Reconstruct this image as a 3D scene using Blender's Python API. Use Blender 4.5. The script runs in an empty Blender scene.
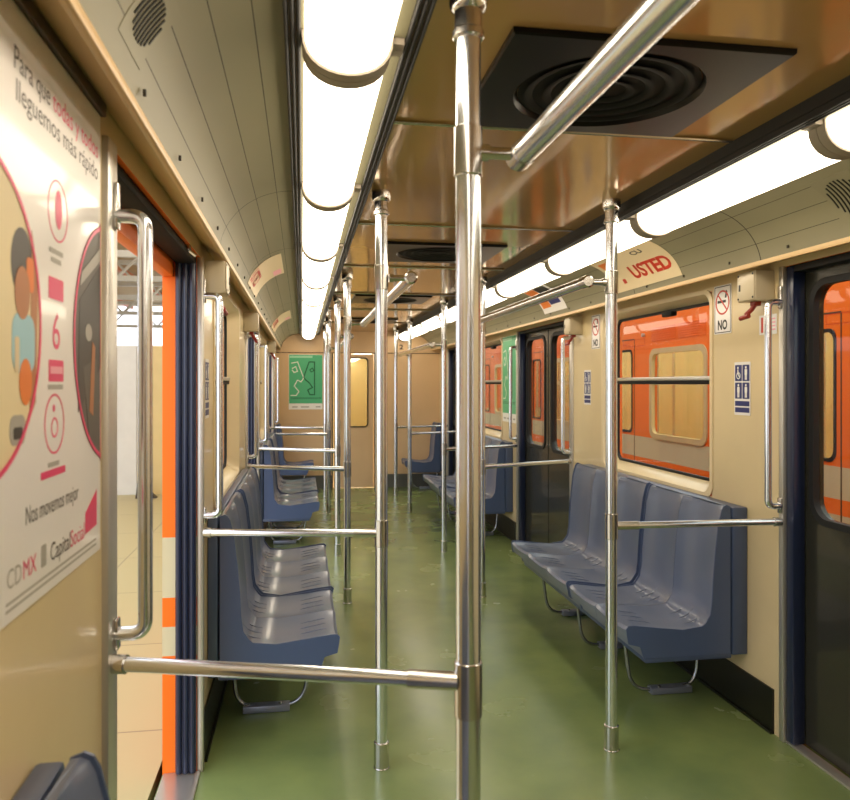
import bpy, bmesh, math, random
from mathutils import Vector, Matrix
random.seed(7)
SC = bpy.context.scene
COL = SC.collection
PI = math.pi

# ------------------------------------------------------------------ materials
def lin(c):
    if isinstance(c, str):
        c = c.lstrip('#'); c = [int(c[i:i+2], 16)/255 for i in (0, 2, 4)]
    return tuple((v/12.92 if v <= .04045 else ((v+.055)/1.055)**2.4) for v in c) + (1.0,)

def newmat(name):
    m = bpy.data.materials.new(name); m.use_nodes = True
    nt = m.node_tree
    for n in list(nt.nodes): nt.nodes.remove(n)
    out = nt.nodes.new('ShaderNodeOutputMaterial')
    return m, nt, out

def mat(name, col, rough=.5, metal=0., coat=0., vary=0., vscale=6., stretch=(1, 1, 1), bump=0., bscale=40., bstretch=(1, 1, 1), spec=.5, rvary=0.):
    m, nt, out = newmat(name)
    b = nt.nodes.new('ShaderNodeBsdfPrincipled')
    nt.links.new(b.outputs[0], out.inputs[0])
    c = lin(col)
    b.inputs['Base Color'].default_value = c
    b.inputs['Roughness'].default_value = rough
    b.inputs['Metallic'].default_value = metal
    b.inputs['Specular IOR Level'].default_value = spec
    if coat:
        b.inputs['Coat Weight'].default_value = coat
        b.inputs['Coat Roughness'].default_value = .06
    tc = nt.nodes.new('ShaderNodeTexCoord')
    def noise(scale, st, detail=4):
        mp = nt.nodes.new('ShaderNodeMapping'); mp.inputs['Scale'].default_value = st
        nt.links.new(tc.outputs['Object'], mp.inputs[0])
        n = nt.nodes.new('ShaderNodeTexNoise'); n.inputs['Scale'].default_value = scale; n.inputs['Detail'].default_value = detail
        nt.links.new(mp.outputs[0], n.inputs['Vector'])
        return n
    if vary:
        n = noise(vscale, stretch)
        r = nt.nodes.new('ShaderNodeValToRGB')
        r.color_ramp.elements[0].position = .3; r.color_ramp.elements[1].position = .7
        r.color_ramp.elements[0].color = tuple(max(0, v*(1-vary)) for v in c[:3]) + (1,)
        r.color_ramp.elements[1].color = tuple(min(1, v*(1+vary)) for v in c[:3]) + (1,)
        nt.links.new(n.outputs[0], r.inputs[0]); nt.links.new(r.outputs[0], b.inputs['Base Color'])
    if rvary:
        n = noise(vscale*2, stretch)
        mr = nt.nodes.new('ShaderNodeMapRange')
        mr.inputs['To Min'].default_value = max(.02, rough-rvary); mr.inputs['To Max'].default_value = rough+rvary
        nt.links.new(n.outputs[0], mr.inputs[0]); nt.links.new(mr.outputs[0], b.inputs['Roughness'])
    if bump:
        n = noise(bscale, bstretch, 2)
        bp = nt.nodes.new('ShaderNodeBump'); bp.inputs['Strength'].default_value = bump; bp.inputs['Distance'].default_value = .02
        nt.links.new(n.outputs[0], bp.inputs['Height']); nt.links.new(bp.outputs[0], b.inputs['Normal'])
    return m

def emit(name, col, strength):
    m, nt, out = newmat(name)
    e = nt.nodes.new('ShaderNodeEmission'); e.inputs[0].default_value = lin(col); e.inputs[1].default_value = strength
    nt.links.new(e.outputs[0], out.inputs[0])
    return m

def glass(name, tint, refl=1.45, extra=0.0):
    m, nt, out = newmat(name)
    t = nt.nodes.new('ShaderNodeBsdfTransparent'); t.inputs[0].default_value = lin(tint)
    g = nt.nodes.new('ShaderNodeBsdfGlossy'); g.inputs['Roughness'].default_value = .02
    f = nt.nodes.new('ShaderNodeFresnel'); f.inputs[0].default_value = refl
    mx = nt.nodes.new('ShaderNodeMixShader')
    g2 = nt.nodes.new('ShaderNodeNewGeometry'); io = nt.nodes.new('ShaderNodeMapRange')
    io.inputs['To Min'].default_value = refl; io.inputs['To Max'].default_value = 1/refl
    nt.links.new(g2.outputs['Backfacing'], io.inputs[0]); nt.links.new(io.outputs[0], f.inputs[0])
    f2 = nt.nodes.new('ShaderNodeMath'); f2.operation = 'MULTIPLY'; nt.links.new(f.outputs[0], f2.inputs[0])
    inv = nt.nodes.new('ShaderNodeMath'); inv.operation = 'SUBTRACT'; inv.inputs[0].default_value = 1; nt.links.new(g2.outputs['Backfacing'], inv.inputs[1])
    sc_ = nt.nodes.new('ShaderNodeMath'); sc_.operation = 'MULTIPLY'; sc_.inputs[1].default_value = .55
    nt.links.new(inv.outputs[0], sc_.inputs[0]); nt.links.new(sc_.outputs[0], f2.inputs[1])
    nt.links.new(f2.outputs[0], mx.inputs[0]); nt.links.new(t.outputs[0], mx.inputs[1]); nt.links.new(g.outputs[0], mx.inputs[2])
    nt.links.new(mx.outputs[0], out.inputs[0])
    return m

def livery(name):
    """orange body paint with two cream bands at fixed heights (a paint scheme)"""
    m, nt, out = newmat(name)
    b = nt.nodes.new('ShaderNodeBsdfPrincipled'); nt.links.new(b.outputs[0], out.inputs[0])
    b.inputs['Roughness'].default_value = .45; b.inputs['Specular IOR Level'].default_value = .3
    g = nt.nodes.new('ShaderNodeNewGeometry'); s = nt.nodes.new('ShaderNodeSeparateXYZ')
    nt.links.new(g.outputs['Position'], s.inputs[0])
    r = nt.nodes.new('ShaderNodeValToRGB'); r.color_ramp.interpolation = 'CONSTANT'
    mr = nt.nodes.new('ShaderNodeMapRange'); mr.inputs['From Min'].default_value = 0; mr.inputs['From Max'].default_value = 2
    nt.links.new(s.outputs['Z'], mr.inputs[0]); nt.links.new(mr.outputs[0], r.inputs[0])
    O = lin('#ff7a1c'); W = lin('#d8cda8')
    e = r.color_ramp.elements
    e[0].position = 0; e[0].color = O
    e[1].position = .235; e[1].color = W
    for p, c in ((.295, O), (.355, W), (.475, O)):
        q = e.new(p); q.color = c
    nt.links.new(r.outputs[0], b.inputs['Base Color'])
    return m

def tiles(name, col, line, sx, sy):
    m, nt, out = newmat(name)
    b = nt.nodes.new('ShaderNodeBsdfPrincipled'); nt.links.new(b.outputs[0], out.inputs[0])
    b.inputs['Roughness'].default_value = .45
    tc = nt.nodes.new('ShaderNodeTexCoord')
    t = nt.nodes.new('ShaderNodeTexBrick'); nt.links.new(tc.outputs['Object'], t.inputs['Vector'])
    t.inputs['Scale'].default_value = 1; t.inputs['Brick Width'].default_value = sx; t.inputs['Row Height'].default_value = sy
    t.inputs['Mortar Size'].default_value = .006; t.offset = 0
    c = lin(col)
    t.inputs['Color1'].default_value = c; t.inputs['Color2'].default_value = tuple(v*.96 for v in c[:3]) + (1,)
    t.inputs['Mortar'].default_value = lin(line)
    nt.links.new(t.outputs[0], b.inputs['Base Color'])
    return m

def floor_mat(name):
    m, nt, out = newmat(name)
    b = nt.nodes.new('ShaderNodeBsdfPrincipled'); nt.links.new(b.outputs[0], out.inputs[0])
    tc = nt.nodes.new('ShaderNodeTexCoord')
    n = nt.nodes.new('ShaderNodeTexNoise'); n.inputs['Scale'].default_value = 2.2; n.inputs['Detail'].default_value = 6
    nt.links.new(tc.outputs['Object'], n.inputs['Vector'])
    r = nt.nodes.new('ShaderNodeValToRGB')
    r.color_ramp.elements[0].position = .3; r.color_ramp.elements[0].color = lin('#65774b')
    r.color_ramp.elements[1].position = .7; r.color_ramp.elements[1].color = lin('#808f56')
    nt.links.new(n.outputs[0], r.inputs[0])
    # scuffs: sparse pale streaks along the car
    mp = nt.nodes.new('ShaderNodeMapping'); mp.inputs['Scale'].default_value = (26, 5, 1); mp.inputs['Rotation'].default_value = (0, 0, .25)
    nt.links.new(tc.outputs['Object'], mp.inputs[0])
    n2 = nt.nodes.new('ShaderNodeTexNoise'); n2.inputs['Scale'].default_value = 2.4; n2.inputs['Detail'].default_value = 3
    nt.links.new(mp.outputs[0], n2.inputs['Vector'])
    r2 = nt.nodes.new('ShaderNodeValToRGB')
    r2.color_ramp.elements[0].position = .745; r2.color_ramp.elements[0].color = (0, 0, 0, 1)
    r2.color_ramp.elements[1].position = .81; r2.color_ramp.elements[1].color = (.5, .5, .5, 1)
    nt.links.new(n2.outputs[0], r2.inputs[0])
    mx = nt.nodes.new('ShaderNodeMix'); mx.data_type = 'RGBA'
    nt.links.new(r2.outputs[0], mx.inputs[0]); nt.links.new(r.outputs[0], mx.inputs[6]); mx.inputs[7].default_value = lin('#9aa988')
    nt.links.new(mx.outputs[2], b.inputs['Base Color'])
    mr = nt.nodes.new('ShaderNodeMapRange'); mr.inputs['To Min'].default_value = .16; mr.inputs['To Max'].default_value = .34
    nt.links.new(n.outputs[0], mr.inputs[0]); nt.links.new(mr.outputs[0], b.inputs['Roughness'])
    b.inputs['Specular IOR Level'].default_value = .6
    return m

def diffuser_mat(name, col, strength):
    """lit, lengthwise-fluted plastic lamp cover"""
    m, nt, out = newmat(name)
    b = nt.nodes.new('ShaderNodeBsdfPrincipled'); nt.links.new(b.outputs[0], out.inputs[0])
    b.inputs['Base Color'].default_value = lin('#f4efdc'); b.inputs['Roughness'].default_value = .25
    b.inputs['Emission Color'].default_value = lin(col); b.inputs['Emission Strength'].default_value = strength
    return m

M = {}
M['cream'] = mat('cream_laminate', '#d9c498', .33, coat=.25, vary=.05, vscale=3)
M['endwall'] = mat('peach_laminate', '#d9b78c', .38, coat=.15, vary=.05, vscale=2)
M['frame'] = mat('cream_moulding', '#e0cda4', .35, coat=.2)
M['cove'] = mat('greenish_cove_panel', '#7d775d', .5, coat=0, vary=.05, vscale=2)
M['groove'] = mat('dark_groove', '#2c2619', .7)
M['ceil'] = mat('bronze_ceiling_laminate', '#c49c66', .1, metal=.3, vary=.05, vscale=1.5, bump=.12, bscale=2.2, bstretch=(1.6, .5, 1))
M['tan'] = mat('tan_trim', '#cba975', .4)
M['brown'] = mat('dark_brown_trim', '#4a3722', .45)
M['blacktrim'] = mat('black_rubber_trim', '#0b0908', .6)
M['black'] = mat('black_paint', '#090808', .65, spec=.25)
M['vent'] = mat('dark_brown_vent_plate', '#0b0807', .3, spec=.18)
M['floor'] = floor_mat('green_linoleum')
M['base'] = mat('black_skirting', '#17170f', .35, vary=.3, vscale=9)
M['greybase'] = mat('grey_skirting', '#5a5a55', .4)
M['chrome'] = mat('polished_steel_tube', '#e4e8ee', .19, metal=.96, vary=.03, vscale=12, rvary=.05)
M['chrome2'] = mat('steel_sleeve', '#cfccc8', .22, metal=1.)
M['alu'] = mat('aluminium_trim', '#d2cec6', .35, metal=.8)
M['seat'] = mat('blue_grey_seat_plastic', '#626c84', .28, coat=.2, vary=.04, vscale=3)
M['seatrim'] = mat('blue_seat_edge_plastic', '#4b5a7c', .3, coat=.2)
M['seatbox'] = mat('dark_blue_grey_back_box', '#455372', .32, coat=.15)
M['legsteel'] = mat('seat_leg_steel', '#a8adb5', .25, metal=.9)
M['plate'] = mat('floor_plate_steel', '#8d93a4', .4, metal=.6)
M['navy'] = mat('navy_rubber_seal', '#1b2440', .3, coat=.25)
M['door'] = mat('dark_door_panel', '#3b3a31', .24, metal=.35, coat=.3, vary=.08, vscale=2)
M['doortrim'] = mat('dark_grey_door_edge', '#4d4b44', .3, metal=.4)
M['livery'] = livery('orange_body_paint')
M['orange'] = mat('orange_paint', '#ff7a1c', .45)
M['cream_in'] = mat('pale_interior_panel', '#e3d3ab', .5)
M['boxgrey'] = mat('grey_beige_box', '#c3b597', .38, coat=.15)
M['red'] = mat('red_lever_plastic', '#8e2617', .4)
M['paper'] = mat('white_poster_paper', '#ece8e6', .28, coat=.3)
M['pink'] = mat('pink_ink', '#e2386d', .35)
M['palepink'] = mat('pale_pink_ink', '#f0a3b4', .35)
M['ink'] = mat('dark_ink', '#3a3630', .4)
M['greyink'] = mat('grey_ink', '#a7a39b', .4)
M['green'] = mat('green_poster_paper', '#52b884', .35)
M['dkgreen'] = mat('dark_green_ink', '#12613d', .4)
M['ltgreen'] = mat('pale_green_ink', '#9fdcb8', .4)
M['white'] = mat('white_ink', '#f2f0ea', .4)
M['blueink'] = mat('navy_ink', '#232a6b', .4)
M['redink'] = mat('red_ink', '#c2341f', .4)
M['sticker'] = mat('cream_sticker_paper', '#d9c6a0', .4)
M['skin'] = mat('tan_ink', '#b0744a', .45)
M['skyblue'] = mat('light_blue_ink', '#9cc7d6', .45)
M['orangeink'] = mat('orange_ink', '#e07a2c', .45)
M['greyphoto'] = mat('dark_grey_ink', '#5d5852', .45)
M['blackink'] = mat('black_ink', '#161413', .45)
M['glass'] = glass('window_glass', '#e9ece6')
M['doorglass'] = glass('door_glass', '#e4e6de')
M['bracket'] = mat('grey_lamp_bracket', '#9a8f80', .65)
M['lampbed'] = mat('grey_green_lamp_bed', '#8a8468', .4, metal=.3)
M['diff'] = diffuser_mat('lit_lamp_cover', '#ffefd6', 4.8)
M['platform'] = tiles('pale_platform_tiles', '#b3a574', '#8a7c5a', 1.2, 1.2)
M['hoard'] = mat('white_hoarding_board', '#cbc6b6', .5, vary=.03)
M['hoardy'] = mat('yellow_hoarding_board', '#cbb274', .5, vary=.04)
M['steelwhite'] = mat('white_truss_steel', '#c4bfae', .5)
M['steelor'] = mat('orange_roof_beam', '#c0702c', .5)
M['roofsheet'] = mat('pale_roof_sheet', '#b59a66', .6, vary=.12, vscale=.7)
M['ballast'] = mat('dark_track_bed', '#4b4740', .9, vary=.4, vscale=14, bump=.5, bscale=20)
M['roofgrey'] = mat('grey_roof_paint', '#8f8a80', .6)
M['traincream'] = mat('train_cream_frame', '#d6c08c', .4)
M['dark'] = mat('dark_stained_wood', '#3f3428', .6)
M['halllamp'] = emit('hall_lamp_tube', '#fff3dc', 16)
M['trainlamp'] = emit('train_lamp_strip', '#fff0cc', 6)

# ------------------------------------------------------------------ mesh builder
def world_loc(o):
    v = Vector((0, 0, 0))
    while o is not None:
        v += Vector(o.location); o = o.parent
    return v

_txt = {}
def text_geo(s, bold=0.):
    if (s, bold) not in _txt:
        cu = bpy.data.curves.new('tmp', 'FONT'); cu.body = s; cu.size = 1; cu.resolution_u = 3; cu.offset = bold
        o = bpy.data.objects.new('tmp', cu); COL.objects.link(o)
        bpy.context.view_layer.update()
        me = bpy.data.meshes.new_from_object(o)
        vs = [tuple(v.co) for v in me.vertices]; fs = [tuple(p.vertices) for p in me.polygons]
        bpy.data.objects.remove(o); bpy.data.curves.remove(cu); bpy.data.meshes.remove(me)
        _txt[s, bold] = (vs, fs)
    return _txt[s, bold]

class MB:
    def __init__(self): self.v = []; self.f = []; self.mi = []; self.m = 0
    def add(self, vs, fs):
        k = len(self.v); self.v += [tuple(p) for p in vs]
        for f in fs: self.f.append(tuple(i+k for i in f)); self.mi.append(self.m)
        return self
    def box(self, x0, x1, y0, y1, z0, z1, bev=0):
        x0, x1 = min(x0, x1), max(x0, x1); y0, y1 = min(y0, y1), max(y0, y1); z0, z1 = min(z0, z1), max(z0, z1)
        if bev:
            bm = bmesh.new(); bmesh.ops.create_cube(bm, size=1)
            for v in bm.verts:
                v.co = Vector(((x0+x1)/2+v.co.x*(x1-x0), (y0+y1)/2+v.co.y*(y1-y0), (z0+z1)/2+v.co.z*(z1-z0)))
            bmesh.ops.bevel(bm, geom=bm.edges[:], offset=min(bev, .49*min(x1-x0, y1-y0, z1-z0)), segments=2, affect='EDGES', profile=.5)
            bm.verts.index_update()
            self.add([v.co for v in bm.verts], [[v.index for v in f.verts] for f in bm.faces]); bm.free(); return self
        vs = [(x, y, z) for x in (x0, x1) for y in (y0, y1) for z in (z0, z1)]
        return self.add(vs, [(0, 1, 3, 2), (4, 6, 7, 5), (0, 4, 5, 1), (2, 3, 7, 6), (0, 2, 6, 4), (1, 5, 7, 3)])
    def loft(self, rings, cap=True, closed=False):
        n = len(rings[0]); vs = [p for r in rings for p in r]; fs = []
        R = len(rings)
        for i in range(R if closed else R-1):
            a, b = i*n, ((i+1) % R)*n
            for j in range(n): fs.append((a+j, a+(j+1) % n, b+(j+1) % n, b+j))
        if cap and not closed:
            fs.append(tuple(range(n-1, -1, -1))); fs.append(tuple((R-1)*n+j for j in range(n)))
        return self.add(vs, fs)
    def tube(self, pts, r, n=16, cap=True, radii=None):
        pts = [Vector(p) for p in pts]; rings = []
        t0 = (pts[1]-pts[0]).normalized()
        up = Vector((0, 0, 1)) if abs(t0.z) < .9 else Vector((1, 0, 0))
        u = t0.cross(up).normalized()
        for i, p in enumerate(pts):
            if i == 0: t = t0
            elif i == len(pts)-1: t = (pts[-1]-pts[-2]).normalized()
            else: t = ((pts[i+1]-p).normalized()+(p-pts[i-1]).normalized()).normalized()
            u = (u-t*u.dot(t)).normalized(); w = t.cross(u)
            rr = radii[i] if radii else r
            rings.append([p+(u*math.cos(a)+w*math.sin(a))*rr for a in [2*PI*k/n for k in range(n)]])
        return self.loft(rings, cap)
    def lathe(self, x, y, prof, n=24):
        return self.loft([[(x+r*math.cos(2*PI*k/n), y+r*math.sin(2*PI*k/n), z) for k in range(n)] for r, z in prof])
    def prism(self, poly, d):
        d = Vector(d); a = [Vector(p) for p in poly]
        return self.loft([a, [p+d for p in a]])
    def text(self, s, o, right, up, size, width=None, align='L', lift=.0, bold=0.):
        vs, fs = text_geo(s, bold)
        xs = [v[0] for v in vs]; w = max(xs)-min(xs); x0 = min(xs)
        sx = size if width is None else width/w
        off = {'L': 0, 'C': -w/2, 'R': -w}[align]
        o, right, up = Vector(o), Vector(right), Vector(up); nn = right.cross(up)
        return self.add([o+right*((v[0]-x0+off)*sx)+up*(v[1]*size)+nn*lift for v in vs], fs)
    def plate(self, poly, o, right, up, thick):
        """flat 2-D outline lifted off a surface as a thin solid"""
        o, right, up = Vector(o), Vector(right), Vector(up); nn = right.cross(up)
        a = [o+right*p[0]+up*p[1] for p in poly]
        return self.loft([a, [p+nn*thick for p in a]])
    def ring(self, outer, inner, o, right, up, thick):
        o, right, up = Vector(o), Vector(right), Vector(up); nn = right.cross(up)
        A = [o+right*p[0]+up*p[1] for p in outer]; B = [o+right*p[0]+up*p[1] for p in inner]
        return self.loft([A, [p+nn*thick for p in A], [p+nn*thick for p in B], B], closed=True)
    def build(self, name, mats, parent=None, smooth=35, loc=None):
        me = bpy.data.meshes.new(name)
        L = world_loc(parent) if parent else (Vector(loc) if loc else Vector((0, 0, 0)))
        me.from_pydata([Vector(p)-L for p in self.v], [], self.f)
        if not isinstance(mats, (list, tuple)): mats = [mats]
        for m in mats: me.materials.append(m)
        for p, i in zip(me.polygons, self.mi): p.material_index = i
        bm = bmesh.new(); bm.from_mesh(me); bmesh.ops.recalc_face_normals(bm, faces=bm.faces[:]); bm.to_mesh(me); bm.free()
        if smooth:
            for p in me.polygons: p.use_smooth = True
            me.set_sharp_from_angle(angle=math.radians(smooth))
        o = bpy.data.objects.new(name, me); COL.objects.link(o)
        if parent: o.parent = parent
        elif loc: o.location = loc
        return o

def fillet(pts, r, n=6):
    pts = [Vector(p) for p in pts]; out = [pts[0]]
    for i in range(1, len(pts)-1):
        p, a, b = pts[i], (pts[i-1]-pts[i]), (pts[i+1]-pts[i])
        rr = min(r, a.length*.49, b.length*.49); a.normalize(); b.normalize()
        s, e = p+a*rr, p+b*rr
        for k in range(n+1):
            t = k/n; out.append(s*(1-t)**2+p*2*t*(1-t)+e*t*t)
    out.append(pts[-1]); return out

def rr(a0, a1, b0, b1, r, n=6):
    r = min(r, (a1-a0)/2-1e-4, (b1-b0)/2-1e-4); out = []
    for cx, cy, s in ((a1-r, b1-r, 0), (a0+r, b1-r, 1), (a0+r, b0+r, 2), (a1-r, b0+r, 3)):
        for k in range(n+1):
            t = (s+k/n)*PI/2; out.append((cx+r*math.cos(t), cy+r*math.sin(t)))
    return out
def circ(cx, cy, r, n=28, ry=None): return [(cx+r*math.cos(2*PI*k/n), cy+(ry or r)*math.sin(2*PI*k/n)) for k in range(n)]

def tag(o, label, cat, group=None, kind=None):
    if label: o['label'] = label
    if cat: o['category'] = cat
    if group: o['group'] = group
    if kind: o['kind'] = kind
    return o
def thing(name, label, cat, loc, group=None):
    o = bpy.data.objects.new(name, None); COL.objects.link(o); o.location = loc; o.empty_display_size = .1
    return tag(o, label, cat, group)
def struct_empty(name, loc, label=None):
    o = bpy.data.objects.new(name, None); COL.objects.link(o); o.location = loc
    o['kind'] = 'structure'
    if label: o['label'] = label
    return o
def struct(o, label=None):
    o['kind'] = 'structure'
    if label: o['label'] = label
    return o

# ------------------------------------------------------------------ dimensions (metres; x across the car, y along it, z up from the car floor)
CX = -.82                       # camera stands left of the centre line
WL, WR = -1.228, 1.27           # inner faces of the side walls
OUT = .145                      # wall thickness
Y0, Y1 = -5.0, 11.35            # rear and far end walls
ZC = 2.36                       # ceiling
HD = 2.085                      # door head
DOORS_L = [(-2.35, -.92), (1.71, 3.14), (5.68, 7.16), (9.3, 10.65)]
DOORS_R = [(-2.35, -.92), (1.6, 2.985), (5.64, 7.1), (9.38, 10.65)]
def wall(s): return WL if s < 0 else WR
WINS = [(3.585, 5.01), (7.7, 9.08)]
LWINS = [(3.62, 5.02), (7.5, 8.9)]
BAR, RAIL = .96, 2.005

# ------------------------------------------------------------------ shell
def side_wall(name, s, doors, wins):
    xi = wall(s); xo = xi+s*OUT
    holes = [(a, b, -.12, HD) for a, b in doors]+[(a, b, .99, 2.05) for a, b in wins]
    ys = sorted({Y0, Y1, *[h[0] for h in holes], *[h[1] for h in holes]})
    zs = sorted({-.12, .99, 2.05, HD, 2.46})
    def full(i, j):
        if not (0 <= i < len(ys)-1 and 0 <= j < len(zs)-1): return False
        y, z = (ys[i]+ys[i+1])/2, (zs[j]+zs[j+1])/2
        return not any(h[0] < y < h[1] and h[2] < z < h[3] for h in holes)
    mb = MB()
    for i in range(len(ys)-1):
        for j in range(len(zs)-1):
            if not full(i, j): continue
            a, b, c, d = ys[i], ys[i+1], zs[j], zs[j+1]
            mb.m = 0; mb.add([(xi, a, c), (xi, b, c), (xi, b, d), (xi, a, d)], [(0, 1, 2, 3)])
            mb.m = 1; mb.add([(xo, a, c), (xo, b, c), (xo, b, d), (xo, a, d)], [(0, 1, 2, 3)])
            if not full(i-1, j): mb.add([(xi, a, c), (xo, a, c), (xo, a, d), (xi, a, d)], [(0, 1, 2, 3)])
            if not full(i+1, j): mb.add([(xi, b, c), (xo, b, c), (xo, b, d), (xi, b, d)], [(0, 1, 2, 3)])
            if not full(i, j-1): mb.add([(xi, a, c), (xi, b, c), (xo, b, c), (xo, a, c)], [(0, 1, 2, 3)])
            if not full(i, j+1): mb.add([(xi, a, d), (xi, b, d), (xo, b, d), (xo, a, d)], [(0, 1, 2, 3)])
    me_o = mb.build(name, [M['cream'], M['livery']], smooth=0)
    # weld so that the slab is one closed solid
    bm = bmesh.new(); bm.from_mesh(me_o.data); bmesh.ops.remove_doubles(bm, verts=bm.verts[:], dist=1e-5)
    bmesh.ops.recalc_face_normals(bm, faces=bm.faces[:]); bm.to_mesh(me_o.data); bm.free()
    return struct(me_o)
side_wall('wall_left', -1, DOORS_L, LWINS)
side_wall('wall_right', 1, DOORS_R, WINS)
struct(MB().box(WL-OUT, WR+OUT, Y0, Y1+.1, -.12, 0).build('floor', M['floor'], smooth=0))
struct(MB().box(-.57, .57, Y0, Y1, ZC, ZC+.03).build('ceiling', M['ceil'], smooth=0))
struct(MB().box(WL-OUT, WR+OUT, Y0-.1, Y1+.1, 2.46, 2.52).build('roof', M['roofgrey'], smooth=0))
struct(MB().box(WL-OUT, WR+OUT, Y0-.1, Y0, -.12, 2.46).build('wall_rear', M['endwall'], smooth=0))
# far end wall with a door opening for the end door's pane
DX0, DX1, DWX0, DWX1 = -.36, .26, -.14, .155
mb = MB()
mb.box(WL-OUT, DX0, Y1, Y1+.1, -.12, 2.46); mb.box(DX1, WR+OUT, Y1, Y1+.1, -.12, 2.46); mb.box(DX0, DX1, Y1, Y1+.1, 2.03, 2.46)
struct(mb.build('wall_back', M['endwall'], smooth=0))
struct(MB().box(WL, DX0-.01, Y1-.012, Y1-.001, .0, .2).box(DX1+.01, WR, Y1-.012, Y1-.001, .0, .2).build('baseboard_back', M['greybase'], smooth=0))
struct(MB().box(WL, WR, Y1-.008, Y1-.0005, 2.034, 2.044).build('trim_9', M['brown'], smooth=0))
# end door
d = struct_empty('door_7', (0, Y1, 0), 'narrow door in the far end wall with a round-cornered pane')
def ringxz(poly, y): return [(a, y, b) for a, b in poly]
o_, i_ = rr(DX0+.012, DX1-.012, .012, 2.018, .003), rr(DWX0, DWX1, .93, 1.955, .05)
MB().loft([ringxz(o_, Y1-.012), ringxz(i_, Y1-.012), ringxz(i_, Y1+.03), ringxz(o_, Y1+.03)], closed=True).build('leaf', M['endwall'], d)
g1, g0 = rr(DWX0-.016, DWX1+.016, .914, 1.971, .06), rr(DWX0+.004, DWX1-.004, .934, 1.951, .046)
MB().loft([ringxz(g1, Y1-.0125), ringxz(g1, Y1-.022), ringxz(g0, Y1-.022), ringxz(g0, Y1-.0125)], closed=True).build('gasket', M['blacktrim'], d)
MB().prism(ringxz(rr(DWX0+.003, DWX1-.003, .933, 1.952, .046), Y1+.004), (0, .006, 0)).build('pane', M['glass'], d)
MB().box(DX0-.02, DX0, Y1-.02, Y1-.001, 0, 2.03).box(DX1, DX1+.02, Y1-.02, Y1-.001, 0, 2.03).build('jamb', M['doortrim'], d)
MB().box(DX0+.05, DX0+.11, Y1-.05, Y1-.0125, .93, 1.03, .01).build('lock', M['alu'], d)
# the vestibule of the next car behind the end door
NY = Y1+.6
struct(MB().box(-1.2, 1.2, NY+12, NY+12.05, -.1, 2.4).box(-1.25, -1.2, NY-.45, NY+12.05, -.1, 2.4).box(1.2, 1.25, NY-.45, NY+12.05, -.1, 2.4).build('wall_next_car', M['cream_in'], smooth=0))
struct(MB().box(-1.25, 1.25, NY-.45, NY+12.05, 2.4, 2.45).box(-1.25, 1.25, NY-.45, NY+12.05, -.15, -.1).build('ceiling_next_car', M['cream'], smooth=0))
for x, q in ((-.7, 'left'), (.7, 'right')):
    nl = thing('ceiling_lamp', 'lit lamp strip in the next car, %s one glimpsed through the end door pane' % q, 'lamp', (x, NY+6, 2.4))
    MB().box(x-.1, x+.1, NY-.3, NY+11.9, 2.27, 2.399, .01).build('lamp_cover', M['diff'], nl)

# ------------------------------------------------------------------ coves, lamp strips, trims
SEAMS = [Y0, -3.7, -2.3, -1.0, .3, 1.6, 2.96, 4.2, 5.52, 6.95, 8.1, 9.25, 10.4, Y1]
def cove(name, s):
    xt, xl = .85, (1.135 if s > 0 else 1.13)
    zb, zt = 2.1, 2.32
    mb = MB()
    N = 24; gro = {4, 9, 14, 19}; E = math.radians(82)
    def P(t): return (xt+(xl-xt)*math.sin(t*E)/math.sin(E), zb+(zt-zb)*(math.cos(t*E)-math.cos(E))/(1-math.cos(E)))
    prof = []
    for k in range(N+1):
        if k in gro: prof += [(*P((k-.07)/N), 1), (*P((k+.07)/N), 0)]
        else: prof.append((*P(k/N), 0))
    npf = len(prof); ys = []
    for y in SEAMS: ys += [max(Y0, y-.003), min(Y1, y+.003)]
    ys = ys[1:-1]
    vs = [(s*p[0], y, p[1]) for y in ys for p in prof]
    for q in range(len(ys)-1):
        for i in range(npf-1):
            mb.m = 1 if prof[i][2] or (q % 2 == 1 and (q//2) % 3 != 1) else 0
            mb.f.append((q*npf+i, q*npf+i+1, (q+1)*npf+i+1, (q+1)*npf+i)); mb.mi.append(mb.m)
    mb.v = vs
    # closed back so that the panel is a solid above the lip
    mb.m = 0; nb = len(mb.v); w = s*(abs(wall(s))-.001)
    for y in ys: mb.v.append((w, y, 2.45))
    n_ = len(ys)
    for q in range(n_-1):
        mb.f.append((nb+q, nb+q+1, (q+1)*npf, q*npf)); mb.mi.append(0)
        mb.f.append((nb+q, nb+q+1, (q+2)*npf-1, (q+1)*npf-1)); mb.mi.append(0)
    ob = mb.build(name, [M['cove'], M['groove']], smooth=50)
    return struct(ob, 'curved grey-green cove panelling between wall and lamps')
cove('trim_1', -1); cove('trim_2', 1)
for n, s in (('trim_3', -1), ('trim_4', 1)):
    w = abs(wall(s)); l = 1.135 if s > 0 else 1.13
    mb = MB()
    mb.m = 0; mb.box(s*(l-.004), s*(l+.012), Y0, Y1, 2.082, 2.104, .003)
    mb.m = 0; mb.prism([(s*(l+.008), Y0, 2.092), (s*(w-.001), Y0, 2.15), (s*(w-.001), Y0, 2.165), (s*(l+.008), Y0, 2.107)], (0, Y1-Y0, 0))
    mb.m = 1
    y = Y0+.2
    while y < Y1-.1:                                      # small screws along the lip of the cove
        mb.box(s*(l-.0165), s*(l-.0105), y-.0035, y+.0035, 2.12, 2.132); y += .42
    struct(mb.build(n, [M['tan'], M['groove']]), 'tan ledge under the cove')
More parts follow.
